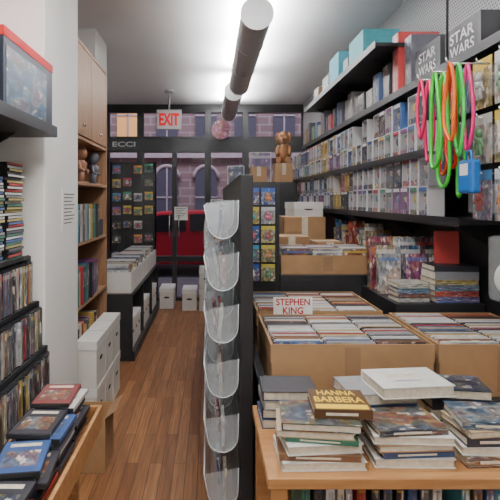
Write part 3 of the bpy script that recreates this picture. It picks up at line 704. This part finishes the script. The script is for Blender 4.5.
# ------------------------------------------------------------------ raised counter with boxes
rs=MB().box(.44,1.05,3.12,4.95,1.0,1.03).box(.44,.47,3.12,4.95,0,1.0).box(1.02,1.05,3.12,4.95,0,1.0).box(.47,1.02,4.9,4.95,0,1.0).box(.47,1.02,3.12,3.14,.75,1.0)
add('counter',rs.mesh('rs',['blackp'],.003),label='raised black counter holding cardboard boxes',cat='counter')
add('counter',MB().box(1.07,1.382,3.12,4.95,1.0,1.03).box(1.07,1.10,3.12,4.95,0,1.0).box(1.35,1.382,3.12,4.95,0,1.0).mesh('rs2',['blackp'],.003),label='black side counter against the wall with albums',cat='counter')
random.seed(13)
cbox(.45,3.15,.59,.40,.12,1.031,'shallow brown cardboard tray of discs',3,PALW,step=.03,szf=1.25,lean=-.05)
def closed(x,y,z,w,d,h,lab,rz=0):
    o=add('cardboard_box',MB().box(-w/2,w/2,-d/2,d/2,0,h).mesh('cb',['card'],.003),(x,y,z),(0,0,rz),label=lab,cat='cardboard box')
    add('packing_tape',MB().box(-w/2,w/2,-.025,.025,h,h+.001).box(-.025,.025,-d/2-.001,-d/2,h*.4,h).mesh('tp',['pages']),parent=o)
    return o
closed(.60,3.80,1.031,.26,.28,.20,'brown cardboard box on the raised counter')
closed(.88,3.80,1.031,.20,.28,.16,'small brown cardboard box on the raised counter')
closed(.78,4.28,1.031,.34,.34,.33,'tall brown cardboard box on the raised counter')
put_lidbox(lidbox(.24,.30,.12),(.80,4.28,1.3625),.1,'white lidded box on top of a cardboard box')
closed(.62,4.76,1.031,.22,.24,.28,'brown cardboard box at the end of the counter')
fcab=add('cabinet',MB().box(.50,1.06,6.1,6.75,0,1.72).mesh('fc',['blackp'],.004),label='tall black cabinet near the shop window',cat='cabinet')
for a in (.51,.785): add('door',MB().box(a,a+.265,6.085,6.1,.05,1.70).mesh('d',['blackp'],.003),parent=fcab)
closed(.615,6.40,1.721,.20,.24,.20,'small brown cardboard box on the tall cabinet')
closed(.93,6.40,1.721,.22,.26,.24,'brown cardboard box on the tall cabinet under a plush dog')
def plush(x,y,z,s):
    m=MB()
    m.ell((0,0,.17),(.12,.11,.17)).ell((0,-.02,.42),(.115,.105,.11)).ell((0,-.12,.39),(.055,.07,.045))
    for sx in (-1,1):
        m.tube([(sx*.09,-.02,.28),(sx*.13,-.08,.20),(sx*.11,-.12,.13)],[.045,.042,.045])
        m.tube([(sx*.07,-.04,.07),(sx*.08,-.10,.06),(sx*.09,-.13,.06)],[.06,.055,.055])
        m.tube([(sx*.09,0,.50),(sx*.13,-.01,.46),(sx*.13,-.02,.34)],[.03,.035,.03])
    o=add('plush_dog',m.mesh('plush',['fur']),(x,y,z),(0,0,-.2),label='brown plush dog sitting on a box on the cabinet',cat='plush toy',scale=(s*.9,s*.9,s*1.1))
    for sx in (-1,1): add('eye',MB().ell((sx*.045,-.115,.45),(.014,.01,.014)).mesh('eyes',['blk_ink']),parent=o)
    add('nose',MB().ell((0,-.185,.40),(.022,.014,.016)).mesh('nose',['blk_ink']),parent=o)
plush(.945,6.42,1.962,.72)
# ------------------------------------------------------------------ right wall shelves
def wshelf(x0,y0,y1,z,lab,lip=.012):
    o=add('wall_shelf',MB().box(x0,1.385,y0,y1,z-.02,z).box(x0-.006,x0,y0,y1,z-.03,z+lip).mesh('ws',['black']),label=lab,cat='shelf',group='black wall shelves')
    k=y0+.3; bm=MB().prism([(1.385,-.02),(x0+.08,-.02),(1.385,-.14)],'y',-.006,.006).mesh('br',['black'])
    while k<y1: add('bracket',bm,(0,k,z),parent=o); k+=.9
    return o
SX=1.10
wshelf(SX,2.55,6.9,1.75,'black wall shelf with boxed vinyl figures')
wshelf(SX,2.2,6.9,1.41,'black wall shelf with boxed vinyl figures')
wshelf(SX,1.3,6.0,2.13,'black wall shelf with game boxes and collectibles')
wshelf(.98,2.95,5.2,2.43,'high black wall shelf with teal boxes')
for y in (2.35,1.75): add('suspension_rod',MB().tube([(1.115,y,2.13),(1.115,y,CZ)],.006,n=6).tube([(1.115,y,2.5),(1.385,y,2.56)],.004,n=6).mesh('rod',['black']),label='thin black hanging rod supporting the wall shelf',cat='rod')
W,D,H=.115,.09,.16
m=MB()
m.box(-D/2,D/2,-W/2,W/2,0,.004,0).box(-D/2,D/2,-W/2,W/2,H-.004,H,0).box(D/2-.003,D/2,-W/2,W/2,.004,H-.004,1)
m.box(-D/2,D/2-.003,-W/2,-W/2+.003,.004,H-.004,0).box(-D/2,D/2-.003,W/2-.003,W/2,.004,H-.004,0)
m.box(-D/2,-D/2+.003,-W/2+.003,-W/2+.010,.004,H-.004,0).box(-D/2,-D/2+.003,W/2-.010,W/2-.003,.004,H-.004,0)
m.box(-D/2,-D/2+.003,-W/2+.010,W/2-.010,.004,.036,1).box(-D/2,-D/2+.003,-W/2+.010,W/2-.010,H-.024,H-.004,3)
m.box(-D/2+.001,-D/2+.002,-W/2+.010,W/2-.010,.036,H-.024,2)
fbm=m.mesh('figbox',['inner','art2','film','col'])
fbm2=m.mesh('figbox',['col','art2','film','inner'])
fm=MB().ell((-.012,0,.096),(.028,.034,.030),0,10,7).tube([(-.012,0,.070),(-.012,0,.040)],[.016,.020],1,n=8).tube([(-.012,-.01,.045),(-.012,-.01,.008)],.009,1,n=6).tube([(-.012,.01,.045),(-.012,.01,.008)],.009,1,n=6)
fm.ell((-.008,0,.108),(.030,.037,.026),1,10,6)
fmm=fm.mesh('figr',['skin','colg']); fmm2=MB().ell((-.012,0,.096),(.030,.036,.032),0,10,7).tube([(-.012,0,.072),(-.012,0,.006)],[.016,.022],0,n=8).mesh('figr',['colg'])
FB=[(.3,.3,.32),(.05,.05,.07),(.42,.04,.04),(.05,.12,.32),(.55,.36,.06),(.06,.2,.12),(.2,.06,.2),(.03,.03,.04),(.02,.02,.03)]
random.seed(42)
for sz,ys,ye in ((1.75,2.62,6.85),(1.41,2.60,6.85)):
    for lv in range(2):
        y=ys+R(0,.02)
        while y<ye:
            if lv==1 and R(0,1)<.12: y+=.122; continue
            o=add('boxed_figure',fbm if R(0,1)<.6 else fbm2,(SX+.055+R(-.003,.006),y,sz+.001+lv*.1615),(0,0,R(-.02,.02)),random.choice(FB),'window box with a small vinyl figure on the wall shelf','boxed figure','boxed vinyl figures on the wall shelves')
            if y<5.6: add('vinyl_figure',random.choice([fmm,fmm,fmm2]),color=random.choice(BR+[(.05,.04,.04)]*5),parent=o)
            y+=.1222
def gamebox(x,y,z,sx,sy,sz,c,lab,mat='artbox',rz=0,grp=None):
    o=add('game_box',MB().box(-sx/2,sx/2,-sy/2,sy/2,0,sz).mesh('gb',[mat],.002),(x,y,z),(0,0,rz),c,lab,'game box',grp)
    l=MB(); e=.0012; l.box(-sx/2-e,sx/2+e,-sy/2-e,-sy/2+.02,sz*.0+.002,sz-.002); add('side_label',l.mesh('sl',['col']),parent=o,color=tuple(min(1,v*1.1+.02) for v in c))
    return o
z=2.131
gamebox(1.24,3.02,z,.24,.10,.37,(.5,.04,.04),'tall red boxed game standing on the shelf')
gamebox(1.25,2.88,z,.22,.10,.31,(.08,.08,.10),'dark boxed game standing on the shelf')
for (yy,w,hh) in ((2.62,.30,.185),(2.26,.32,.17)):
    o=gamebox(1.258,yy,z,.24,w,hh,(.012,.012,.016),'black game box with white title lettering','col',grp='black game boxes')
    text('STAR',w*.68,.052,'wht_ink',(-.1215,0,hh*.70),FXm,o); text('WARS',w*.68,.052,'wht_ink',(-.1215,0,hh*.32),FXm,o)
y=3.12; random.seed(19)
GB=[(.42,.05,.04),(.02,.02,.03),(.06,.06,.08),(.55,.53,.48),(.06,.13,.28),(.35,.22,.06),(.03,.03,.04),(.45,.45,.45),(.05,.18,.12)]
while y<5.9:
    w=R(.05,.16); hh=R(.14,.25)
    gamebox(1.22+R(-.02,.02),y+w/2,z,R(.18,.22),w,hh,random.choice(GB),'printed collectible box standing on the wall shelf','artbox',R(-.05,.05),'collectible boxes on the wall shelf'); y+=w+R(.02,.05)
z=2.431
gamebox(1.14,3.50,z,.24,.34,.21,(.06,.36,.42),'teal boxed set on the high shelf','col')
gamebox(1.13,4.08,z,.24,.30,.24,(.06,.34,.44),'teal boxed set with plain side on the high shelf','col')
gamebox(1.13,3.80,z,.20,.14,.14,(.4,.4,.4),'grey printed box on the high shelf','col')
gamebox(1.15,4.50,z,.22,.24,.18,(.06,.06,.08),'dark printed box on the high shelf','artbox')
gamebox(1.15,4.90,z,.22,.2,.16,(.2,.12,.07),'brown printed box on the high shelf','artbox')
# ------------------------------------------------------------------ blister packs
def bpack(w,h):
    m=MB(); m.box(-.0012,.0012,-w/2,w/2,-h,-h*.2,0).box(-.0012,.0012,-w/2,w/2,-h*.2,0,2)
    m.prism([(-.03,-h*.85),(-.001,-h*.88),(-.001,-h*.25),(-.03,-h*.32)],'y',-w*.36,w*.36,1)
    return m.mesh('bp',['art2','film','col'])
BPm=bpack(.14,.20)
BPi=MB().ell((-.014,0,-.075),(.012,.020,.020)).tube([(-.014,0,-.095),(-.014,0,-.12)],[.016,.014]).tube([(-.014,-.01,-.12),(-.014,-.014,-.165)],.007,n=6).tube([(-.014,.01,-.12),(-.014,.014,-.165)],.007,n=6).tube([(-.014,.016,-.10),(-.014,.034,-.135)],.005,n=6).tube([(-.014,-.016,-.10),(-.014,-.034,-.135)],.005,n=6).mesh('bpi',['colg'])
pegm=MB().tube([(-.02,0,-.012),(.285,0,-.012)],.003,n=6).tube([(-.02,0,-.012),(-.024,0,.005)],.003,n=6).mesh('pg',['chrome'])
random.seed(9)
for r_,(zz,ya,yb,xx,pg) in enumerate(((2.07,1.86,2.50,1.10,pegm),(1.845,1.86,2.50,1.10,pegm),(1.62,1.86,2.12,1.10,pegm))):
    y=ya
    while y<yb:
        o=add('blister_pack',BPm,(xx,y,zz),(0,0,0),random.choice(BD),'carded blister pack hanging from a peg on the wall','blister pack','blister packs hanging on the wall')
        add('packet_content',BPi,color=random.choice(BR),parent=o); add('peg',pg,parent=o)
        y+=.16
def cord(x,y,z,w,L_,c,lab,r=.0075,tw=0):
    pts=[]
    for k in range(28):
        a=2*math.pi*k/28
        pts.append((.003*math.sin(3*a+tw),w*math.sin(a)*(1-.35*math.cos(a))+.005*math.sin(2*a+tw),-L_/2+L_/2*math.cos(a)))
    return add('lanyard_cord',MB().tube(pts,r,n=7,closed=True).mesh('cd',['colg']),(x,y,z),color=c,label=lab,cat='cord')
hk=MB().tube([(.93,0,2.035),(1.385,0,2.035)],.004,n=6).tube([(.93,0,2.035),(.925,0,2.06)],.004,n=6).mesh('prg',['chrome'])
for y in (1.96,2.09,2.23): add('peg_hook',hk,(0,y,0),label='chrome peg hook holding bright cords',cat='hook',group='chrome peg hooks')
for k,(x,y,c,l,w,n_) in enumerate([(.94,2.23,(.75,.01,.12),.26,.034,'pink'),(.975,2.23,(.80,.02,.16),.36,.040,'pink'),(.94,2.09,(.05,.60,.04),.40,.044,'neon green'),(.975,2.09,(.06,.65,.05),.48,.050,'neon green'),(1.01,2.09,(.75,.03,.02),.40,.040,'red'),(.94,1.96,(.85,.14,.01),.30,.040,'orange'),(.975,1.96,(.04,.55,.08),.36,.036,'neon green'),(1.01,1.96,(.75,.02,.2),.34,.034,'pink'),(1.045,2.09,(.05,.6,.04),.52,.03,'neon green'),(1.04,2.23,(.8,.1,.02),.42,.03,'orange')]):
    cord(x,y,2.034,w,l,c,n_+' rubber cord loop hanging from a peg hook',tw=k)
go_=add('plastic_toy',MB().box(-.02,.02,-.055,.055,-.16,-.03).mesh('bg',['colg'],.012),(1.0,1.93,1.685),color=(.02,.14,.45),label='blue plastic toy gadget hanging from a loop',cat='toy')
add('screen',MB().box(-.0215,-.0205,-.03,.03,-.09,-.045).mesh('sc',['white']),parent=go_); add('hanging_loop',MB().tube([(0,.02,-.035),(0,.015,.005),(0,-.015,.005),(0,-.02,-.035)],.004,n=6).mesh('lp',['colg']),parent=go_,color=(.03,.25,.65))
# ------------------------------------------------------------------ riser with comics
add('book_riser',MB().box(.93,1.375,2.50,3.06,.751,.98).mesh('bi',['blackp'],.003),label='black riser block holding comics and books',cat='riser')
random.seed(55)
def comicbook(w,h,mat='art2'):
    t=.006; m=MB().box(-w/2,w/2,-t/2,-t/2+.0012,0,h,0).box(-w/2,w/2,t/2-.0012,t/2,0,h,0).box(-w/2,-w/2+.0012,-t/2,t/2,0,h,0).box(-w/2+.001,w/2-.002,-t/2+.0012,t/2-.0012,.002,h-.002,1)
    return m.mesh('cmc',[mat,'pages'])
CBs=[comicbook(.12,.22),comicbook(.11,.26),comicbook(.13,.30)]
lst=[(.6,.58,.55),(.45,.08,.22),(.05,.05,.07),(.5,.45,.3),(.05,.18,.35),(.03,.03,.04),(.45,.04,.05),(.65,.65,.62),(.15,.06,.2),(.05,.05,.06),(.5,.3,.05),(.04,.12,.3)]
for k,c in enumerate(lst):
    row=k//3; col=k%3
    add('comic',CBs[min(2,row)],(1.0+.14*col+R(-.006,.006),2.76+.075*row,.982),(-.10,0,0),c,'comic album standing on the black riser','comic','comic albums on the riser')
for k in range(10):
    add('comic',CBs[k%3],(1.20+R(-.02,.02),3.3+k*.14,1.032),(-.12,0,R(-.2,.2)),random.choice(lst),'comic album standing on the side counter','comic','comic albums on the side counter')
zz=.982
for k,(c,h) in enumerate([((.05,.13,.42),.03),((.5,.04,.04),.028),((.04,.2,.35),.03),((.55,.42,.1),.025),((.25,.26,.28),.04),((.02,.02,.03),.028)]):
    m=MB().box(-.11,.11,-.09,.09,0,.002).box(-.11,.11,-.09,.09,h-.002,h).box(-.11,.11,-.09,-.087,.002,h-.002)
    o=add('book',m.mesh('hb',['artbox' if k<4 else 'col']),(1.245+R(-.006,.006),2.605,zz),(0,0,R(-.06,.06)),c,'graphic album lying flat on the black riser','book','albums lying on the riser')
    add('page_block',MB().box(-.106,.106,-.086,.087,.002,h-.002).mesh('hp',['pages']),parent=o); zz+=h+.0007
add('picture_book',comicbook(.12,.17,'col'),(1.24,2.62,zz),(-.12,0,-.30),(.42,.02,.015),'red covered album standing on a pile of albums','book')
for k,(c,h) in enumerate([((.5,.5,.48),.02),((.15,.04,.04),.022),((.04,.2,.35),.018),((.6,.6,.5),.025)]):
    m=MB().box(-.08,.08,-.07,.07,0,.002).box(-.08,.08,-.07,.07,h-.002,h).box(-.08,.08,-.07,-.067,.002,h-.002)
    o=add('book',m.mesh('hb',['artbox']),(1.03,2.60,.982+.0227*k+(.002 if k else 0)),(0,0,R(-.06,.06)),c,'small album lying flat on the black riser','book','albums lying on the riser')
    add('page_block',MB().box(-.076,.076,-.066,.067,.002,h-.002).mesh('hp',['pages']),parent=o)
o=add('plastic_pouch',MB().box(-.06,.06,-.03,.03,-.26,0,0).mesh('pch',['acrylic'],.02),(1.17,1.98,1.36),label='clear plastic pouch of white accessories hanging on a peg',cat='pouch')
add('pouch_content',MB().ell((0,0,-.17),(.045,.02,.06)).mesh('pc',['white']),parent=o)
add('pouch_content',MB().ell((.01,0,-.08),(.03,.018,.04)).mesh('pc',['white']),parent=o)
add('peg',MB().tube([(0,0,-.01),(.215,0,-.01)],.004,n=6).mesh('pgx',['chrome']),parent=o)
# ------------------------------------------------------------------ camera
cam=bpy.data.cameras.new('camera'); co=bpy.data.objects.new('camera',cam); COL.objects.link(co)
co.location=(0,0,1.5); co.rotation_euler=(math.pi/2,0,0); cam.lens=36; cam.sensor_width=36; cam.shift_x=.08; cam.shift_y=-.10; cam.clip_start=.02
S.camera=co
